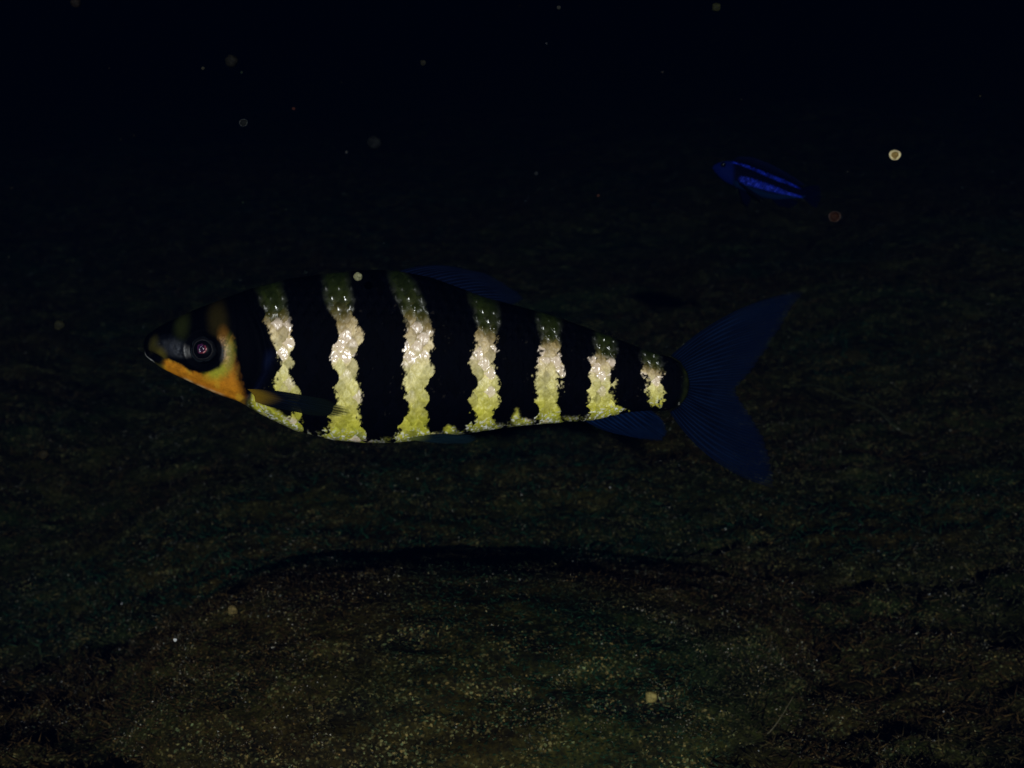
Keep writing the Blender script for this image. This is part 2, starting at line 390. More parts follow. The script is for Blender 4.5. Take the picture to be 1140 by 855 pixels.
def fin_mesh(name, base, outer, nray, nb, s, org, mat, parent, bulge=None, y_base=0.0, y_out=0.0, thick=0.9, col=(0.002, 0.005, 0.045), wave=1.0, frag=1.5, seed=3, tipcol=None, ysign=1, basecol=None, thru=(0.12, 0.48)):
    """a fin: rays run from the base line to the margin; the membrane between the rays is thinner"""
    base, outer = np.array(base, float), np.array(outer, float)
    def along(P, a):
        d = np.concatenate([[0], np.cumsum(np.linalg.norm(np.diff(P, axis=0), axis=1))]); d /= d[-1]
        return np.stack([np.interp(a, d, P[:, 0]), np.interp(a, d, P[:, 1])], 1)
    na = nray * 8 + 1; a = np.linspace(0, 1, na); bb = np.linspace(0, 1, nb)
    Pb, Po = along(base, a), along(outer, a)
    ker = np.hanning(9); ker /= ker.sum()
    for kdim in (0, 1):
        e = np.pad(Po[:, kdim], 4, mode='reflect', reflect_type='odd'); Po[:, kdim] = np.convolve(e, ker, 'valid')
    ray = 0.5 + 0.5 * np.cos(2 * np.pi * a * nray)
    jit = rng.normal(size=nray + 2)
    fr = np.interp(a * nray, np.arange(nray + 2), jit) * frag * 0.35 + (ray - 0.5) * frag
    dirs = Po - Pb; ln = np.linalg.norm(dirs, axis=1)[:, None]; dirs = dirs / (ln + 1e-9)
    Po = Po + dirs * fr[:, None]
    A, Bv = np.meshgrid(a, bb, indexing='ij')
    XY = Pb[:, None, :] * (1 - bb)[None, :, None] + Po[:, None, :] * bb[None, :, None]
    if bulge is not None:
        bl = np.stack([np.interp(a, np.linspace(0, 1, len(bulge)), [q[kk] for q in bulge]) for kk in (0, 1)], 1)
        XY = XY + bl[:, None, :] * (4 * bb * (1 - bb))[None, :, None]
    yb = np.interp(A, np.linspace(0, 1, np.size(y_base)), np.atleast_1d(y_base)) if np.size(y_base) > 1 else y_base
    yo = np.interp(A, np.linspace(0, 1, np.size(y_out)), np.atleast_1d(y_out)) if np.size(y_out) > 1 else y_out
    Yc = yb * (1 - Bv) + yo * Bv + wave * np.sin(A * 9 + Bv * 3 + seed) * Bv
    bw = sstep(0.4, 0.7, Bv)
    branch = 0.5 + 0.5 * ((1 - bw) * np.cos(2 * np.pi * A * nray) + bw * np.cos(4 * np.pi * A * nray))
    th = thick * (0.30 + 0.9 * branch ** 2) * (1 - 0.75 * Bv)
    front = np.stack([XY[..., 0], XY[..., 1], Yc - th], -1).reshape(-1, 3)
    back = np.stack([XY[..., 0], XY[..., 1], Yc + th], -1).reshape(-1, 3)
    D = np.concatenate([front, back]); nA = na * nb
    V = np.stack([(D[:, 0] - org[0]) * s, D[:, 2] * s * ysign, (org[1] - D[:, 1]) * s], 1)
    F1 = grid_faces(na, nb); F2 = F1[:, ::-1] + nA
    idx = np.concatenate([np.arange(nb), np.arange(1, na) * nb + nb - 1, (na - 1) * nb + np.arange(nb - 2, -1, -1), np.arange(na - 2, 0, -1) * nb])
    nxt = np.roll(idx, -1)
    F3 = np.stack([nxt, idx, idx + nA, nxt + nA], 1)
    F = np.concatenate([F1, F2, F3])
    cc = np.array(col)[None, None, :] * (0.42 + 0.85 * branch[..., None]) * (0.8 + 0.4 * fbm(A * 14, Bv * 5, None, 3, seed))[..., None]
    if tipcol is not None: cc = cc * (1 - Bv[..., None] ** 2) + np.array(tipcol) * Bv[..., None] ** 2
    if basecol is not None:
        w = (1 - sstep(0.0, 0.35, Bv))[..., None]; cc = cc * (1 - w) + np.array(basecol) * w
    cc = np.concatenate([cc.reshape(-1, 3)] * 2)
    edge = np.minimum(np.minimum(A, 1 - A) / 0.05, 1)
    tt = (thru[0] + (thru[1] - thru[0]) * Bv ** 1.5 + 0.30 * (0.5 - branch) + 0.3 * sstep(0.9, 1.0, Bv) + 0.3 * (1 - edge) * Bv).ravel()
    return new_mesh(name, V, F, mat, parent, True, cc, {'thru': np.clip(np.concatenate([tt, tt]), 0, 0.95)})

def dome(name, cx, cy, yc, rad, depth, s, org, mat, parent, r_in=0.0, nseg=48, nring=12, ysign=1, cols=None, tilt=0.0, wobble=0.0, bumpy=0.0, gl=1.0):
    """a shallow dome or ring facing the side, closed at the back"""
    rr = np.linspace(r_in, rad, nring); a = np.linspace(0, 2 * np.pi, nseg, endpoint=False)
    RR, AA = np.meshgrid(rr, a, indexing='ij')
    wb = 1 + wobble * np.sin(AA * 3 + 1) + wobble * 0.6 * np.sin(AA * 7)
    X = cx + RR * np.cos(AA) * wb; Yp = cy + RR * np.sin(AA) * wb
    q = RR / rad
    Dp = yc - depth * np.sqrt(np.clip(1 - q ** 2, 0, 1)) + tilt * (X - cx)
    Dp = Dp + bumpy * fbm(X * 0.55, Yp * 0.55, None, 2, 301)
    top = np.stack([X, Yp, Dp], -1).reshape(-1, 3)
    n = len(top)
    back = top.copy(); back[:, 2] = back[:, 2] + max(0.6, depth * 0.4)
    D = np.concatenate([top, back])
    V = np.stack([(D[:, 0] - org[0]) * s, D[:, 2] * s * ysign, (org[1] - D[:, 1]) * s], 1)
    F1 = grid_faces(nring, nseg, True); F2 = F1[:, ::-1] + n
    j = np.arange(nseg); j2 = (j + 1) % nseg; o = (nring - 1) * nseg
    F3 = np.stack([o + j2, o + j, o + j + n, o + j2 + n], 1); F4 = np.stack([j, j2, j2 + n, j + n], 1)
    c = None
    if cols is not None:
        c = cols(RR.ravel() / rad, AA.ravel()); c = np.concatenate([c, c])
    at = None if c is None else {'gloss': np.full(len(V), gl)}
    return new_mesh(name, V, np.concatenate([F1, F2, F3, F4]), mat, parent, True, c, at)

# ------------------------------------------------------------------ the striped fish
S = px(FISH_Y); ORG = (470.0, 495.0)
fish = empty('striped_fish', ((ORG[0] - 570) * S, FISH_Y, (427.5 - ORG[1]) * S))
tag(fish, 'large black fish with seven pale yellow bars, orange cheek and dark blue forked tail', 'fish')

TOP = [(160, 384), (161, 378), (164, 373), (172, 367), (186, 359), (205, 350), (225, 342), (250, 332), (285, 320), (320, 311), (360, 305), (400, 301), (440, 301), (480, 309), (540, 331), (580, 342), (612, 350), (675, 373), (725, 392), (745, 397), (758, 404), (766, 416), (769, 428)]
BOT = [(160, 385), (161, 392), (164.5, 398), (172, 404), (182, 410), (200, 419), (240, 438), (265, 446), (290, 461), (330, 480), (370, 490), (410, 493.5), (440, 493), (480, 488.5), (530, 481), (575, 474.5), (630, 470), (660, 468), (700, 459), (725, 457), (745, 457), (758, 450), (766, 440), (769, 429)]
WID = [(160, 0.5), (162, 5), (166, 9), (175, 14), (190, 20), (215, 27), (245, 31.5), (280, 34), (340, 37), (420, 38), (500, 33), (580, 25), (660, 16), (720, 10), (750, 7), (765, 4), (769, 0.8)]
def sm(P, w):
    return lambda xs: np.where((xs < 170) | (xs > 752), np.interp(xs, *np.array(P, float).T), smooth_curve(P, xs, w))
def bend(xs): return 5.0 * sstep(560, 900, xs)
nx, nr = 760, 400
xs, X, Y, Z, T, B, W = loft(160, 769, sm(TOP, 22), sm(BOT, 22), sm(WID, 40), nx, nr, bend, 0.82)
x, y, dep = X.ravel(), Z.ravel(), Y.ravel()
Tn, Bn = np.repeat(T, nr), np.repeat(B, nr); hh = Bn - Tn
f = np.clip((y - Tn) / (hh + 1e-6), 0, 1)
near_flank = 1.0
# girth position measured from the lateral line, in drawing units
dY = np.diff(Y, axis=1, append=Y[:, :1]); dZ = np.diff(Z, axis=1, append=Z[:, :1])
arc = np.cumsum(np.sqrt(dY ** 2 + dZ ** 2), 1); arc = arc - arc[:, [0]]
half_arc = arc[:, [nr // 2]]
arcs = np.where(np.arange(nr)[None, :] <= nr // 2, arc, 2 * half_arc - arc)        # same on both sides
quarter = arcs[:, [nr // 4]]
# signed: positive to the back, negative to the belly
th = np.linspace(0, 2 * np.pi, nr, endpoint=False)
tot = arc[:, -1:] + 1e-6
sgn = np.where(np.arange(nr)[None, :] <= nr // 4, arc, np.where(np.arange(nr)[None, :] <= 3 * nr // 4, half_arc - arc, arc - tot))
kx = 0.52 + 0.48 * np.clip((B - T) / 185, 0, 1)
kx = np.where(xs < 300, np.interp(300, xs, kx), kx)
colc = np.concatenate([[0], np.cumsum(np.diff(xs) / (14.0 * 0.5 * (kx[1:] + kx[:-1])))])
c_l = np.repeat(colc[:, None], nr, 1); r_l = sgn / (11.0 * kx[:, None])
su, sv, si, sj = scale_field(c_l.ravel(), r_l.ravel() + 100)
rid = hash3(si, sj, np.zeros_like(si), 1); rid2 = hash3(si, sj, np.zeros_like(si), 2); rid3 = hash3(si, sj, np.zeros_like(si), 3)
# gill cover edge
op_x = np.interp(y, [318, 345, 372, 395, 415, 430, 446, 470], [272, 286, 298, 303, 301, 292, 276, 262])
d_op = x - op_x
body = sstep(0, 10, d_op)

n_fine = fbm(x * 0.22, y * 0.22, dep * 0.1, 3, 101, 0.6)
n_mid = fbm(x * 0.07, y * 0.07, dep * 0.05, 3, 111)
n_tiny = fbm(x * 0.6, y * 0.6, dep * 0.3, 2, 121)

STR = [
 [(319, 283, 314), (333, 289, 319), (346, 293, 320), (359, 295, 322), (372, 301, 324), (385, 303, 325), (398, 304, 329), (411, 308, 324), (425, 306, 325), (438, 302, 334), (447, 318, 334), (458, 324, 336), (480, 318, 336)],
 [(307, 358, 389), (319, 360, 390), (333, 361, 394), (346, 366, 395), (359, 371, 397), (372, 373, 399), (385, 371, 403), (398, 369, 400), (411, 369, 399), (422, 374, 399), (438, 371, 403), (448, 371, 402), (464, 364, 403), (477, 361, 404), (492, 354, 408)],
 [(304, 431, 453), (314, 434, 463), (333, 441, 471), (346, 446, 476), (359, 451, 478), (372, 453, 482), (385, 449, 484), (401, 443, 478), (417, 447, 482), (438, 450, 478), (454, 449, 476), (469, 443, 478), (483, 439, 482), (494, 431, 470)],
 [(333, 521, 553), (346, 528, 556), (359, 529, 557), (372, 529, 555), (385, 528, 555), (401, 525, 555), (417, 524, 554), (438, 524, 555), (454, 524, 553), (469, 524, 550), (480, 518, 554)],
 [(350, 597, 624), (359, 598, 626), (372, 600, 623), (383, 599, 624), (396, 595, 628), (412, 593, 625), (427, 592, 624), (443, 595, 621), (459, 597, 622), (473, 598, 632)],
 [(373, 662, 687), (389, 661, 687), (403, 656, 685), (419, 654, 685), (436, 651, 683), (450, 651, 686), (456, 650, 700), (460, 649, 692), (468, 648, 674)],
 [(391, 714, 735), (400, 713, 736), (414, 714, 741), (431, 715, 741), (445, 718, 738), (457, 727, 735)],
]
edge_soft = 1.2 + 5.0 * (1 - sstep(0.12, 0.34, f))
jagg = sstep(0.14, 0.36, f)
jx = jagg * ((rid - 0.5) * 7.5 + n_fine * 4.4 + n_tiny * 2.2) + (1 - jagg) * n_fine * 2
nearer = 1 + np.abs(dep - np.repeat(bend(xs), nr)) * S / FISH_Y
kxx = np.repeat(kx, nr)
xj = 570 + (x - 570) * nearer + jx - jagg * 0.42 * (su - 0.45) * 14 * kxx
yj = 427.5 + (y - 427.5) * nearer + jagg * (n_fine * 3 + 0.3 * sv * 11 * kxx)
stripe = np.zeros_like(x)
for st in STR:
    q = np.array(st, float)
    yy_ = yj
    xl, xr = np.interp(yy_, q[:, 0], q[:, 1]), np.interp(yy_, q[:, 0], q[:, 2])
    d = np.minimum(xj - xl, xr - xj) - (2.0 + 1.0 * sstep(560, 640, x)) * jagg - 2.5 * (1 - jagg)
    stripe = np.maximum(stripe, sstep(-edge_soft, edge_soft, d))
# the sprout of pale scales between the fourth and the fifth bar, and the two patches behind the gill cover
def blob(cx, cy, rx, ry, ang=0, soft=0.35, jit=1.0):
    ca, sa = math.cos(R(ang)), math.sin(R(ang))
    dx, dy_ = x + jx * 0.5 * jit - cx, y + n_fine * 2.5 * jit - cy
    u = (dx * ca + dy_ * sa) / rx; v = (-dx * sa + dy_ * ca) / ry
    return 1 - sstep(1 - soft, 1 + soft, np.sqrt(u * u + v * v))
belly = 0.95 * np.maximum.reduce([blob(575, 465, 5, 9), blob(582, 471, 11, 5), blob(502, 478, 7, 5), blob(291, 446, 9, 11, -25), blob(300, 457, 22, 7, 28), blob(312, 466, 26, 7, 30)])
dbot = Bn - y
line = (1 - sstep(3.0, 8.5, dbot + n_fine * 4)) * sstep(270, 285, x) * (1 - sstep(655, 672, x)) * sstep(-0.35, 0.15, n_fine + 0.35 * np.sin(x * 0.21) + 0.2)
stripe = np.maximum(stripe, (1 - sstep(0.8, 1.0, np.hypot((x - 318) / 11, (y - 369) / 13))))
stripe = np.maximum.reduce([stripe, belly, 0.5 * line * sstep(-0.25, 0.2, n_fine + n_mid)]) * (f < 0.999)
stripe = stripe * np.maximum(body, sstep(-3, 5, d_op))

BLACK = np.array([0.0003, 0.0005, 0.0015])
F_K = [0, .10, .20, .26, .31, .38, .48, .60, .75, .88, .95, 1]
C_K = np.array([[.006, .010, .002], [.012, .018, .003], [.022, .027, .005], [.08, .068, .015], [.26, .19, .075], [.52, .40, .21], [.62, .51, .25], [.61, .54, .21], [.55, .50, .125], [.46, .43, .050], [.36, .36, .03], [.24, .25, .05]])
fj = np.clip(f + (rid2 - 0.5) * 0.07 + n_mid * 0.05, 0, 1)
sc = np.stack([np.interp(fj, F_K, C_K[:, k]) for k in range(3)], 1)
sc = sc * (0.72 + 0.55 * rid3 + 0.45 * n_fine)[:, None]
# silvery scales across the middle of the flank, highlights painted as pale patches
pearl_zone = np.exp(-((f - 0.42) / 0.10) ** 2) + 0.30 * np.exp(-((f - 0.97) / 0.05) ** 2) + 0.15 * (f > .4) * (f < .8)
pearl = sstep(0.0, 0.12, pearl_zone * 0.66 - rid2) * sstep(0.15, 0.32, f) * (1 - sstep(0.48, 0.70, np.hypot(su - 0.5, sv * 0.9) + 0.25 * n_fine))
sc = mixc(sc, (0.95, 0.77, 0.60), np.clip(pearl, 0, 1) * 0.7)
flk = sstep(0.12, 0.4, n_tiny + 0.5 * n_fine) * (1 - sstep(6, 18, dbot))  # white sparkle along the belly, painted as flecks
sc = mixc(sc, (0.75, 0.75, 0.72), flk * 0.8 * body)
blk = np.tile(BLACK, (len(x), 1)) * (0.7 + 0.6 * rid3)[:, None]
# a few pale flecks within the black bars
fleck = sstep(0.80, 0.95, rid * 0.55 + 0.7 * np.abs(n_fine)) * body * 0.03
blk = mixc(blk, (0.3, 0.25, 0.18), fleck)
# bluish sheen painted into the shoulder behind the gill cover
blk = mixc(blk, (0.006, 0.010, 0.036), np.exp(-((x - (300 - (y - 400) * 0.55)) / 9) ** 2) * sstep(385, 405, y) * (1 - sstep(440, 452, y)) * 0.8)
arcm = np.exp(-((x - (764 - ((y - 424) / 11) ** 2 * 0.9)) / 3.5) ** 2) * (x > 735)
blk = mixc(blk, (0.009, 0.012, 0.003), arcm * (0.4 + 0.8 * np.clip(n_fine + 0.4, 0, 1)))
blk = mixc(blk, (0.5, 0.5, 0.45), arcm * sstep(0.42, 0.6, n_fine))  # small glints at the tail base, painted white
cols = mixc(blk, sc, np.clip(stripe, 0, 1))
gloss = np.clip(stripe, 0, 1) * (0.36 + 0.64 * np.clip(pearl + flk, 0, 1)) * (0.6 + 0.6 * rid3)
gloss = np.maximum(gloss, stripe * (1 - sstep(0.22, 0.3, f)) * 0.9)

# head pigment, with sheen and glints painted in
hd = 1 - sstep(-6, 4, d_op)
def hblob(cx, cy, rx, ry, ang=0, soft=0.4): return blob(cx, cy, rx, ry, ang, soft, 0.35)
def below(P, s0=2.5):
    q = np.array(P, float); return sstep(-s0, s0, y + n_fine * 1.5 - np.interp(x, q[:, 0], q[:, 1]))
head = np.tile(BLACK, (len(x), 1))
head = mixc(head, (0.011, 0.014, 0.004), hblob(207, 363, 8, 15, 0, 0.8))                      # faint band above the eye
head = mixc(head, (0.014, 0.011, 0.003), hblob(248, 358, 10, 22, -12, 0.7))                   # brown band behind the eye
head = mixc(head, (0.11, 0.048, 0.007), hblob(256, 379, 6, 13, -10, 0.6))
head = mixc(head, (0.028, 0.025, 0.006), hblob(174, 384, 4.5, 8, 15, 0.9))                      # olive snout
head = mixc(head, (0.015, 0.018, 0.027), hblob(198, 387, 15, 8, 15, 0.9) * (0.45 + 0.6 * np.clip(n_fine + 0.5, 0, 1)))   # grey sheen painted before the eye
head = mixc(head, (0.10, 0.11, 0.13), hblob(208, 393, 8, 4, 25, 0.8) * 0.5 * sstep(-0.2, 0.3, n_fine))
head = mixc(head, (0.05, 0.042, 0.008), hblob(183, 395, 6, 8, -30, 0.7))
cheek = below([(160, 398), (182, 402), (192, 401), (205, 406), (216, 413), (232, 417), (250, 408), (258, 388), (264, 374), (300, 330)]) * (1 - sstep(-10, 5, x + n_fine * 4 - np.interp(y, [330, 370, 385, 400, 415, 430, 448], [258, 262, 265, 267, 270, 274, 279]))) * sstep(182, 190, x + (y - 404) * 0.3)
orange = np.tile([0.54, 0.205, 0.010], (len(x), 1)) * (0.85 + 0.35 * n_mid + 0.35 * n_fine)[:, None]
orange = mixc(orange, (0.44, 0.27, 0.018), sstep(0.05, 0.4, n_mid) * 0.6)
head = mixc(head, (0.07, 0.06, 0.012), below([(160, 398), (172, 402), (190, 406), (300, 400)]) * (1 - sstep(188, 196, x)) * sstep(171, 176, x))
head = mixc(head, orange, cheek)
head = mixc(head, (0.26, 0.28, 0.018), hblob(248, 412, 14, 9, -28, 0.7) * 0.9)              # green under the eye
head = mixc(head, (0.14, 0.16, 0.02), hblob(262, 395, 5, 16, 0, 0.8) * 0.8)
head = mixc(head, (0.50, 0.30, 0.10), 0.75 * hblob(256, 391, 6, 13, -8, 0.7) * sstep(-0.1, 0.35, n_tiny + 0.5 * n_fine))          # gilt flecks behind the eye
head = mixc(head, (0.35, 0.10, 0.008), hblob(236, 434, 26, 4, 25, 0.8) * 0.5)
head = mixc(head, BLACK * 1.2, hblob(233, 394, 24.5, 21, 8, 0.12))                            # dark rim of the socket
head = mixc(head, BLACK * 1.5, hblob(177, 399, 9, 5, 25, 0.5))                                # mouth
jaw_glint = np.exp(-((y - np.interp(x, [170, 185, 205, 230, 250, 268], [404, 411, 420, 431, 439, 444])) / 1.1) ** 2) * sstep(200, 212, x) * (1 - sstep(246, 256, x)) * sstep(-0.4, 0.2, n_mid)
head = mixc(head, (0.85, 0.62, 0.30), jaw_glint * 0.8)  # glint along the jaw ridge, painted as a thin pale line
lip_glint = (1 - sstep(1.5, 3.2, dbot)) * sstep(162, 164, x) * (1 - sstep(171, 174, x))
head = mixc(head, (0.62, 0.62, 0.60), lip_glint * 0.9)  # glint on the lower lip, painted pale
cols = mixc(cols, head, hd)
hg = np.clip(0.18 * cheek + 0.22 * hblob(256, 391, 7, 14, -8) + 0.45 * hblob(200, 389, 18, 8, 15), 0, 1)
hg = np.maximum(hg, 0.8 * (1 - sstep(2.5, 4.5, dbot)) * sstep(160, 163, x))
hg = np.maximum(hg, np.clip(jaw_glint + lip_glint, 0, 1))
gloss = gloss * (1 - hd) + hg * hd
gloss[f >= 0.9995] *= 0.3

# relief: scales, gill cover, mouth, jaw
P = np.stack([x, dep, -y], 1)
NRM = normals_of(P, nx, nr)
cen = np.stack([x, np.repeat(bend(xs), nr), -(Tn + Bn) / 2], 1)
flip = np.sign(((P - cen) * NRM).sum(1)); NRM *= np.where(flip == 0, 1, flip)[:, None]
rim = sstep(0.0, 0.05, f) * (1 - sstep(0.97, 1.0, f))
tail_fade = 1 - sstep(742, 760, x)
topz = 1 - sstep(0.24, 0.36, f)
rel = (0.55 * (su - 0.3) + 1.3 * (rid - 0.5) * sv + 1.5 * (rid2 - 0.5) * (su - 0.4)
       + (0.5 + 2.6 * topz * (0.5 + 0.8 * rid3)) * np.exp(-(((su - 0.42) / 0.19) ** 2 + (sv / 0.33) ** 2)))
rough_bar = np.clip(stripe, 0, 1) * jagg
rel = rel - rough_bar * (0.5 * sv ** 2 + 0.6 * (su - 0.45) ** 2)
disp = body * tail_fade * (0.25 + 0.75 * rim) * (rel * (0.55 + 1.0 * rough_bar) + rough_bar * (1.1 * n_fine + 0.5 * n_tiny))
disp += -1.6 * np.exp(-(d_op / 3.0) ** 2) * rim + 1.3 * np.exp(-((d_op + 7) / 6.0) ** 2) * rim
pre = np.interp(y, [330, 360, 390, 415, 432, 445], [262, 268, 270, 272, 268, 255])          # preopercle line
disp += -0.6 * np.exp(-((x - pre) / 2.2) ** 2) * rim
my = np.interp(x, [158, 165, 175, 186], [388, 391, 396, 401])
mouth = np.exp(-((y - my) / 1.8) ** 2) * (1 - sstep(182, 188, x))
disp += -2.2 * mouth * np.clip(W.repeat(nr) / 12, 0, 1)
disp += 1.0 * np.exp(-((y - my - 4.5) / 2.2) ** 2) * (1 - sstep(178, 186, x)) * np.clip(W.repeat(nr) / 12, 0, 1)
jaw = np.interp(x, [170, 185, 205, 230, 250, 268], [401, 408, 417, 428, 436, 441])
disp += 0.8 * np.exp(-((y - jaw - 3) / 2.2) ** 2) * hd * sstep(172, 180, x) - 0.35 * np.exp(-((y - jaw + 1) / 2.4) ** 2) * hd * sstep(185, 205, x)
nos = np.exp(-(((x - 182) / 2.2) ** 2 + ((y - 383) / 1.8) ** 2)); disp += -1.6 * nos
sock = np.hypot(x - 232, y - 390); disp += -2.2 * (1 - sstep(14, 21, sock)) + 0.9 * np.exp(-((sock - 22) / 2.5) ** 2)
disp += hd * 0.22 * n_fine
P = P + NRM * disp[:, None]
cols = np.clip(cols, 0.0002, 0.95)
V = np.stack([(P[:, 0] - ORG[0]) * S, P[:, 1] * S, (ORG[1] + P[:, 2]) * S], 1)
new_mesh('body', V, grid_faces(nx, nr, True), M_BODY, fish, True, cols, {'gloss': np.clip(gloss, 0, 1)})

# eyes
def eye_pair(parent, cx, cy, yc, r, s, org, small=False):
    for sg in (1, -1):
        e = dome('eye', cx, cy, yc, r, r * 0.42, s, org, M_EYE, parent, 0.0, 48, 14, sg)
        if small: continue
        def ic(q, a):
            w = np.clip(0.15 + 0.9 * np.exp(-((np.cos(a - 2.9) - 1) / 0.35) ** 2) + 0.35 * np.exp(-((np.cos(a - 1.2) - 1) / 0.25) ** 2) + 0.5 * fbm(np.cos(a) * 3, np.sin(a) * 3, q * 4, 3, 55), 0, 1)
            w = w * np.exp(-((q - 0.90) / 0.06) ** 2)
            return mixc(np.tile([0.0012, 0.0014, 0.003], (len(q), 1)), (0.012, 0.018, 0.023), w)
        dome('iris', cx, cy, yc - 0.3, r * 0.97, r * 0.44, s, org, M_BODY, e, r * 0.66, 64, 14, sg, ic, 0, 0.015, 0.15, 0.25)
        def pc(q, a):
            c = np.tile([0.022, 0.006, 0.036], (len(q), 1)) * (0.5 + 1.2 * fbm(np.cos(a) * q * 3 + 5, np.sin(a) * q * 3, None, 3, 77) + 0.4)[:, None]  # reflection from the retina painted in: purple with a red crescent
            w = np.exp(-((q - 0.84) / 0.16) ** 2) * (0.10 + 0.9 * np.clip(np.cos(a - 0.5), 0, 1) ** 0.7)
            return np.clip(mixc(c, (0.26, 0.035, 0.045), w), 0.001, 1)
        dome('pupil', cx - 0.8, cy - 0.8, yc - r * 0.34, r * 0.38, r * 0.16, s, org, M_BODY, e, 0.0, 40, 12, sg, pc, 0, 0.04, 1.5)
wEye = float(np.interp(232, *np.array(WID, float).T))
eye_pair(fish, 233, 390, -wEye * 0.985, 15.2, S, ORG)

# fins
FB = (0.0022, 0.0064, 0.0225)
fin_mesh('caudal_fin', [(747, 396), (757, 402), (765, 414), (768, 428), (765, 441), (757, 452), (746, 459)],
         [(898, 324), (883, 341), (872, 360), (858, 382), (843, 404), (826, 424), (818, 434), (824, 446), (838, 466), (850, 487), (858, 510), (864, 544)],
         30, 40, S, ORG, M_FIN, fish, [(-3, -14), (0, -4), (0, 0), (0, 4), (-8, 12)], 5.0 * 0.3, [9, 3, 0, 3, 9], 1.5, FB, 1.2, 2.0, 3, (0.0010, 0.0036, 0.016))
fin_mesh('dorsal_fin', [(442, 303), (470, 308), (500, 319), (530, 330), (552, 337)],
         [(512, 298), (540, 304), (560, 314), (574, 323), (583, 332), (576, 337), (566, 340)],
         17, 24, S, ORG, M_FIN, fish, [(0, -5), (0, -4), (0, -2), (0, 0)], 0.0, [1, 3, 5, 4], 1.2, (0.0022, 0.0050, 0.0185), 1.4, 1.6, 8, (0.0013, 0.0032, 0.011))
fin_mesh('anal_fin', [(652, 469), (675, 464), (699, 457), (722, 455)],
         [(690, 484), (715, 489), (736, 491), (743, 484), (741, 473), (735, 464)],
         13, 20, S, ORG, M_FIN, fish, [(0, 2), (0, 1), (0, 0)], 1.0, [2, 5, 3], 1.2, (0.0018, 0.0075, 0.030), 1.0, 1.6, 12)
for sg in (1, -1):
    fin_mesh('pectoral_fin', [(281, 433), (285, 436), (289, 441), (290, 447)],
             [(350, 441), (372, 444), (390, 453), (394, 459), (382, 463), (355, 462), (335, 456)],
             11, 26, S, ORG, M_FIN, fish, [(0, -2), (0, 0), (0, 2)], -31.0, [-46, -47, -46], 1.3, (0.0014, 0.0035, 0.011), 0.8, 1.4, 21, (0.006, 0.010, 0.006), sg, (0.16, 0.10, 0.008), (-0.05, 0.75))
    fin_mesh('pelvic_fin', [(452, 488), (462, 486), (472, 484)],
             [(522, 493), (531, 489), (524, 485), (505, 483)],
             8, 18, S, ORG, M_FIN, fish, [(0, 2), (0, 0), (0, -1)], -14.0, [-18, -19, -16], 1.1, (0.006, 0.016, 0.024), 0.6, 1.2, 27, None, sg, (0.10, 0.12, 0.03))

# ------------------------------------------------------------------ the small blue fish
D2 = 1.22; S2 = px(D2); ORG2 = (850.0, 222.0)
fish2 = empty('small_blue_fish', ((ORG2[0] - 570) * S2, D2, (427.5 - ORG2[1]) * S2))
tag(fish2, 'small slender blue fish with two bright blue lengthwise stripes, upper right', 'fish')
TOP2 = [(793, 187), (795, 183.5), (800, 181), (806, 179.5), (817, 178.5), (832, 183), (846, 188), (860, 193.5), (872, 199), (883, 205), (893, 210), (897, 212)]
BOT2 = [(793, 188), (795, 191), (800, 197), (806, 202), (819, 209), (839, 217), (853, 221), (865, 222.5), (878, 221.5), (890, 221), (895, 220.5), (897, 219)]
WID2 = [(793, 0.4), (796, 3), (802, 5.2), (815, 6.5), (835, 6.8), (860, 5), (880, 3), (894, 1.5), (897, .5)]
def sm2(P, w): return lambda q: np.where(q < 797, np.interp(q, *np.array(P, float).T), smooth_curve(P, q, w))
nx2, nr2 = 240, 120
xs, X, Y, Z, T, B, W = loft(793, 897, sm2(TOP2, 8), sm2(BOT2, 8), sm2(WID2, 10), nx2, nr2, None, 0.85)
x, y, dep = X.ravel(), Z.ravel(), Y.ravel(); Tn, Bn = np.repeat(T, nr2), np.repeat(B, nr2)
f = np.clip((y - Tn) / (Bn - Tn + 1e-6), 0, 1)
su, sv, si, sj = scale_field((x / 2.6), ((y - x * 0.36) / 2.2) + 400)
rid = hash3(si, sj, np.zeros_like(si), 5)
nf = fbm(x * 0.5, y * 0.5, dep * 0.2, 2, 131)
def band(P, w):
    q = np.array(P, float); yc = np.interp(x, q[:, 0], q[:, 1]); hw = np.interp(x, q[:, 0], q[:, 2])
    return (1 - sstep(0.55 * w, 1.25 * w, np.abs(y + nf * 0.8 - yc) / hw)) * sstep(q[0, 0] - 5, q[0, 0] + 3, x) * (1 - sstep(q[-1, 0] - 3, q[-1, 0] + 3, x))
up = band([(816, 181.5, 1.4), (828, 185, 1.7), (845, 192, 1.9), (862, 198.5, 2.8), (876, 203.5, 2.3), (890, 210, 0.8)], 1) * (0.35 + 0.65 * sstep(-0.3, 0.4, nf + 0.3 * np.sin(x * 0.35)))
lo = band([(824, 201, 4.0), (836, 204, 4.6), (850, 208, 4.2), (864, 212, 3.6), (878, 216, 2.0), (892, 219.5, 1.1)], 1) * (0.45 + 0.55 * sstep(-0.3, 0.4, nf))
dots = np.exp(-(((su - 0.5) / 0.30) ** 2 + (sv / 0.34) ** 2)) * (0.15 + 1.1 * rid)
c = np.tile([0.0004, 0.0008, 0.007], (len(x), 1))
c = mixc(c, (0.0012, 0.0042, 0.046), 1 - sstep(813, 819, x))
c = mixc(c, (0.0015, 0.008, 0.030), sstep(0.72, 0.86, f) * sstep(812, 820, x) * 0.9)
bl = np.stack([0.001 + 0.028 * dots, 0.006 + 0.055 * dots, 0.15 + 0.62 * dots], 1)
c = mixc(c, bl, np.clip(np.maximum(up * 0.9, lo), 0, 1))
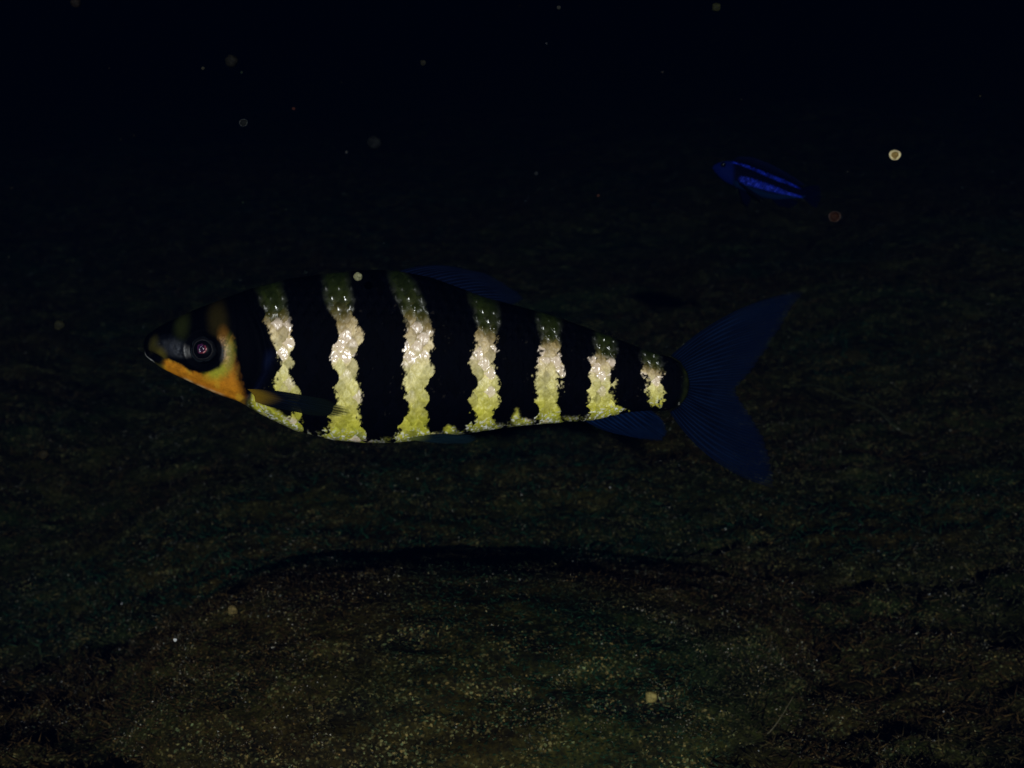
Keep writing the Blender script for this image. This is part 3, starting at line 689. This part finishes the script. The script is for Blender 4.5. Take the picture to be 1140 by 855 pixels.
P = np.stack([x, dep, -y], 1); NRM = normals_of(P, nx2, nr2)
cen = np.stack([x, 0 * x, -(Tn + Bn) / 2], 1); fl = np.sign(((P - cen) * NRM).sum(1)); NRM *= np.where(fl == 0, 1, fl)[:, None]
P = P + NRM * (0.22 * dots * sstep(812, 820, x) - 0.5 * np.exp(-((x - 814 - (y - 190) * 0.1) / 1.2) ** 2) - 0.6 * np.exp(-((y - 189.5 - (x - 793) * 0.25) / 0.7) ** 2) * (1 - sstep(798, 801, x)))[:, None]
V = np.stack([(P[:, 0] - ORG2[0]) * S2, P[:, 1] * S2, (ORG2[1] + P[:, 2]) * S2], 1)
new_mesh('body', V, grid_faces(nx2, nr2, True), M_SMALL, fish2, True, np.clip(c, .0005, .95), {'gloss': np.clip(np.maximum(up, lo) * 0.2 * dots, 0, 1)})
for sg in (1, -1):
    e = dome('eye', 804.5, 184.2, -5.0, 2.9, 1.6, S2, ORG2, M_EYE, fish2, 0, 24, 8, sg)
    dome('iris', 804.7, 184.0, -6.45, 0.55, 0.5, S2, ORG2, M_SILVER, e, 0, 16, 6, sg)
FB2 = (0.0004, 0.0010, 0.008)
fin_mesh('dorsal_fin', [(813, 180), (832, 184), (850, 190.5), (870, 199), (888, 208)], [(822, 174), (836, 174.5), (854, 180.5), (872, 189.5), (886, 198), (897, 206)], 22, 12, S2, ORG2, M_FIN_S, fish2, None, 0, [.5, 1, .5], 0.35, FB2, 0.4, 0.5, 4, (0.002, 0.0035, 0.022))
fin_mesh('caudal_fin', [(892, 209.5), (896, 212), (897, 216), (894, 220.5)], [(913, 206), (914, 214), (914, 222), (909, 232)], 14, 14, S2, ORG2, M_FIN_S, fish2, [(0, -1), (0, 0), (0, 1)], 0, [1, 0, 1], 0.4, (0.0005, 0.0013, 0.011), 0.5, 0.6, 5)
fin_mesh('anal_fin', [(858, 221.5), (868, 222), (880, 221)], [(868, 230), (880, 231.5), (888, 228), (889, 224)], 9, 10, S2, ORG2, M_FIN_S, fish2, None, 0, 0.5, 0.35, (0.0005, 0.0013, 0.011), 0.3, 0.5, 6)
for sg in (1, -1):
    fin_mesh('pelvic_fin', [(822, 210), (826, 212), (829, 213)], [(826, 226), (832, 232), (834, 227), (836, 221)], 6, 10, S2, ORG2, M_FIN_S, fish2, None, -2.5, -4.5, 0.35, (0.0005, 0.0013, 0.011), 0.3, 0.4, 7, None, sg)
    fin_mesh('pectoral_fin', [(820, 202), (821, 204), (822, 206)], [(838, 215), (847, 221), (852, 226), (846, 224), (838, 219)], 6, 10, S2, ORG2, M_FIN_S, fish2, None, -6.5, -9, 0.3, (0.001, 0.0015, 0.008), 0.3, 0.4, 9, None, sg)

# ------------------------------------------------------------------ things drifting in the water and lying on the bed
def particle(name, pxx, pyy, dia, D, col, label, rimmed=False, rim_col=None, body=0.8, seed=0):
    s = px(D); r = dia / 2 * s
    e_loc = ((pxx - 570) * s, D, (427.5 - pyy) * s)
    V, F = ICO3
    d = 1 + 0.38 * fbm(V[:, 0] * 1.6 + seed, V[:, 1] * 1.6, V[:, 2] * 1.6, 3, 200 + seed)
    vv = V * d[:, None] * r * np.array([1.0, 0.6, 0.95])
    m, nt, b = mat_new('drift_%d' % seed)
    nz = nt.nodes.new('ShaderNodeTexNoise'); nz.inputs['Scale'].default_value = 2.2 / r; nz.inputs['Detail'].default_value = 3
    tc = nt.nodes.new('ShaderNodeTexCoord'); nt.links.new(tc.outputs['Object'], nz.inputs['Vector'])
    rp = nt.nodes.new('ShaderNodeValToRGB'); rp.color_ramp.elements[0].position = 0.35; rp.color_ramp.elements[1].position = 0.7
    rp.color_ramp.elements[0].color = (*[q * 0.45 for q in col], 1); rp.color_ramp.elements[1].color = (*[min(q * 1.3, .9) for q in col], 1)
    nt.links.new(nz.outputs['Fac'], rp.inputs['Fac']); nt.links.new(rp.outputs['Color'], b.inputs['Base Color'])
    b.inputs['Roughness'].default_value = 0.7; b.inputs['Specular IOR Level'].default_value = 0.1
    if body < 1:
        tr = nt.nodes.new('ShaderNodeBsdfTransparent'); mx = nt.nodes.new('ShaderNodeMixShader'); mx.inputs['Fac'].default_value = 1 - body
        nt.links.new(b.outputs[0], mx.inputs[1]); nt.links.new(tr.outputs[0], mx.inputs[2]); nt.links.new(mx.outputs[0], nt.nodes['Material Output'].inputs['Surface'])
    if rimmed:
        root = empty(name, e_loc)
        new_mesh('core', vv * 0.86, F, m, root)
        a = np.linspace(0, 2 * np.pi, 40, endpoint=False); t = np.linspace(0, 2 * np.pi, 10, endpoint=False)  # torus shaped to stand for the light ring of an out-of-focus speck
        A, Tt = np.meshgrid(a, t, indexing='ij'); rt = r * 0.085 * (1 + 0.35 * np.sin(A * 2 + 2) + 0.2 * np.sin(A * 5))
        wr = 1 + 0.05 * np.sin(A * 2 + 1) + 0.04 * np.sin(A * 3)
        Vr = np.stack([(r * 0.90 * wr + rt * np.cos(Tt)) * np.cos(A), -r * 0.5 + rt * np.sin(Tt), (r * 0.88 * wr + rt * np.cos(Tt)) * np.sin(A)], -1).reshape(-1, 3)
        i = np.arange(40)[:, None]; j = np.arange(10)[None, :]
        Fr = np.stack([i * 10 + j, ((i + 1) % 40) * 10 + j, ((i + 1) % 40) * 10 + (j + 1) % 10, i * 10 + (j + 1) % 10], -1).reshape(-1, 4)
        new_mesh('rim', Vr, Fr, mat_plain('drift_rim_%d' % seed, rim_col, 0.5, 0.4, 0, 3 / r, 0.4), root)
        tag(root, label, 'particle', 'specks drifting in the water')
    else:
        o = new_mesh(name, vv, F, m); o.location = e_loc
        tag(o, label, 'particle', 'specks drifting in the water')

PT = [ # x, y, diameter, distance, colour, label, rimmed, rim colour, opacity
 (995.5, 173, 11.5, 0.52, (0.16, 0.11, 0.03), 'round amber speck with a bright pale rim, far right of the small blue fish', True, (0.80, 0.70, 0.40), 1.0),
 (928.5, 241.5, 13, 1.30, (0.085, 0.026, 0.006), 'dim rusty orange round speck just below the small blue fish\'s tail', True, (0.085, 0.026, 0.006), 0.8),
 (398.5, 308, 10, 0.725, (0.24, 0.24, 0.13), 'soft cream blob at the striped fish\'s back, by its second bar', False, None, 0.9),
 (725, 776, 13, 0.55, (0.20, 0.17, 0.055), 'pale yellow oval blob low in front of the rocks, bottom middle right', False, None, 0.9),
 (259, 679, 11, 0.62, (0.11, 0.085, 0.03), 'dull tan smudge in front of the lower left boulder', False, None, 0.8),
 (195, 712.5, 4, 0.95, (0.70, 0.70, 0.68), 'tiny white fleck over the lower left boulder', False, None, 1),
 (66, 362, 11, 0.9, (0.030, 0.030, 0.012), 'dim olive round speck left of the striped fish\'s snout', False, None, 0.8),
 (48.5, 506, 12, 0.9, (0.034, 0.026, 0.009), 'dim brown round speck near the left edge, lower than the snout', False, None, 0.8),
 (797.5, 8, 10, 0.95, (0.040, 0.042, 0.012), 'dim yellow green speck at the top edge, above the small blue fish', False, None, 0.8),
 (258, 68, 15, 0.95, (0.017, 0.015, 0.008), 'very faint large round speck in the upper left dark water', False, None, 0.7),
 (271.5, 137, 9, 0.95, (0.018, 0.020, 0.016), 'faint grey ringed speck in the upper left, above the first bar', True, (0.022, 0.025, 0.020), 0.7),
 (226, 76, 4, 0.9, (0.055, 0.050, 0.030), 'tiny pale speck beside the very faint large round one', False, None, 1),
 (327, 121, 4, 0.9, (0.060, 0.014, 0.008), 'tiny dark red speck in the upper left dark water', False, None, 1),
 (84, 3, 12, 0.95, (0.020, 0.013, 0.006), 'faint brown speck cut by the top edge at the left', False, None, 0.7),
 (622, 8.5, 4.5, 0.9, (0.045, 0.045, 0.035), 'tiny pale speck at the top edge above the image middle', False, None, 1),
 (471, 70, 7, 0.95, (0.028, 0.026, 0.014), 'faint olive speck high above the third bar', False, None, 0.8),
 (597, 193, 5, 0.9, (0.020, 0.024, 0.026), 'faint grey speck between the two fish', False, None, 0.9),
 (666, 217.5, 4, 0.9, (0.050, 0.016, 0.008), 'tiny rust speck above the striped fish\'s rear back', False, None, 1),
 (417, 159, 16, 0.95, (0.010, 0.012, 0.012), 'barely visible grey disc above the striped fish\'s second bar', False, None, 0.6),
]
for i, p in enumerate(PT):
    if p[3] >= 0.9 and i != 5: p = p[:4] + (tuple(q * 0.5 for q in p[4]),) + p[5:7] + ((tuple(q * 0.5 for q in p[7]) if p[7] else None),) + p[8:]
    particle('drifting_speck', p[0], p[1], p[2], p[3], p[4], p[5], p[6], p[7], p[8], i + 1)

n = 130
yy = 0.95 + 0.6 * rng.random(n); Pm = np.stack([(rng.random(n) * 2 - 1) * 0.40 * yy, yy, (rng.random(n) * 2 - 1) * 0.30 * yy], 1)
Pm = Pm[Pm[:, 2] > ground_z(Pm[:, 0], Pm[:, 1]) + 0.03]
v, f_, c = grains_mesh(Pm, 0.0003 + 0.0011 * rng.random(len(Pm)) ** 3, grain_cols(len(Pm)) * 0.2)
tag(new_mesh('floating_silt', v, f_, M_GRAIN, None, False, c), 'faint fine silt hanging in the dark water', 'silt', None, 'stuff')

def strand(name, P, r, col, label, loc):
    P = np.array(P, float); n = len(P); k = 6
    tg = np.gradient(P, axis=0); tg /= np.linalg.norm(tg, axis=1)[:, None]
    s = np.cross(tg, [0.3, 1, 0.2]); s /= np.linalg.norm(s, axis=1)[:, None]; t = np.cross(tg, s)
    a = np.linspace(0, 2 * np.pi, k, endpoint=False); rr = r * np.linspace(1, 0.35, n)
    V = (P[:, None, :] + rr[:, None, None] * (np.cos(a)[None, :, None] * s[:, None, :] + np.sin(a)[None, :, None] * t[:, None, :])).reshape(-1, 3)
    o = new_mesh(name, V, grid_faces(n, k, True), mat_plain(name + '_skin', col, 0.6, 0.2, 0, 300, 0.5)); o.location = loc
    return tag(o, label, 'algae strand')

# a thin thread across the slope at the right, resting on the bed
q = np.linspace(0, 1, 40); D0, D1 = 1.95, 1.75
def on_bed(xp, yp):
    """the point of the bed that lies along a line of sight"""
    kx_, kz_ = (xp - 570) * SENSOR / LENS / 1140, (427.5 - yp) * SENSOR / LENS / 1140
    d = np.linspace(0.8, 4, 1600); g = ground_z(kx_ * d, d); hit = np.argmax(g >= kz_ * d)
    return np.array([kx_ * d[hit], d[hit], kz_ * d[hit]])
A_, B_ = on_bed(880, 446), on_bed(1003, 491)
a0 = A_ + np.array([0, -0.06, 0.02]); b0 = B_ + np.array([0, -0.05, 0.015])
mid_lift = 0.5
Pl = a0[None] * (1 - q)[:, None] + b0[None] * q[:, None]
Pl[:, 2] += 0.006 * np.sin(q * 5.0) + 0.003 * np.sin(q * 13); Pl[:, 1] -= 0.05 * np.sin(q * np.pi)
strand('algae_strand', Pl - Pl[-1], 0.0008, (0.060, 0.066, 0.03), 'thin pale thread of algae lying aslant at the right, beyond the tail', Pl[-1])
K = on_bed(836, 792); q = np.linspace(0, 1, 16)
kk = K + np.array([0, -0.07, 0.0])
Pl = np.stack([0.018 * q ** 0.8, -0.004 * q, 0.028 * q], 1)
strand('algae_strand', Pl, 0.0006, (0.07, 0.06, 0.03), 'short pale upright filament standing on the bed at the lower right', kk)

# ------------------------------------------------------------------ the water itself
V, F, hm = HAZE
tag(new_mesh('haze', V, F, hm, None, False), 'dark blue night water around everything', 'water', None, 'stuff')
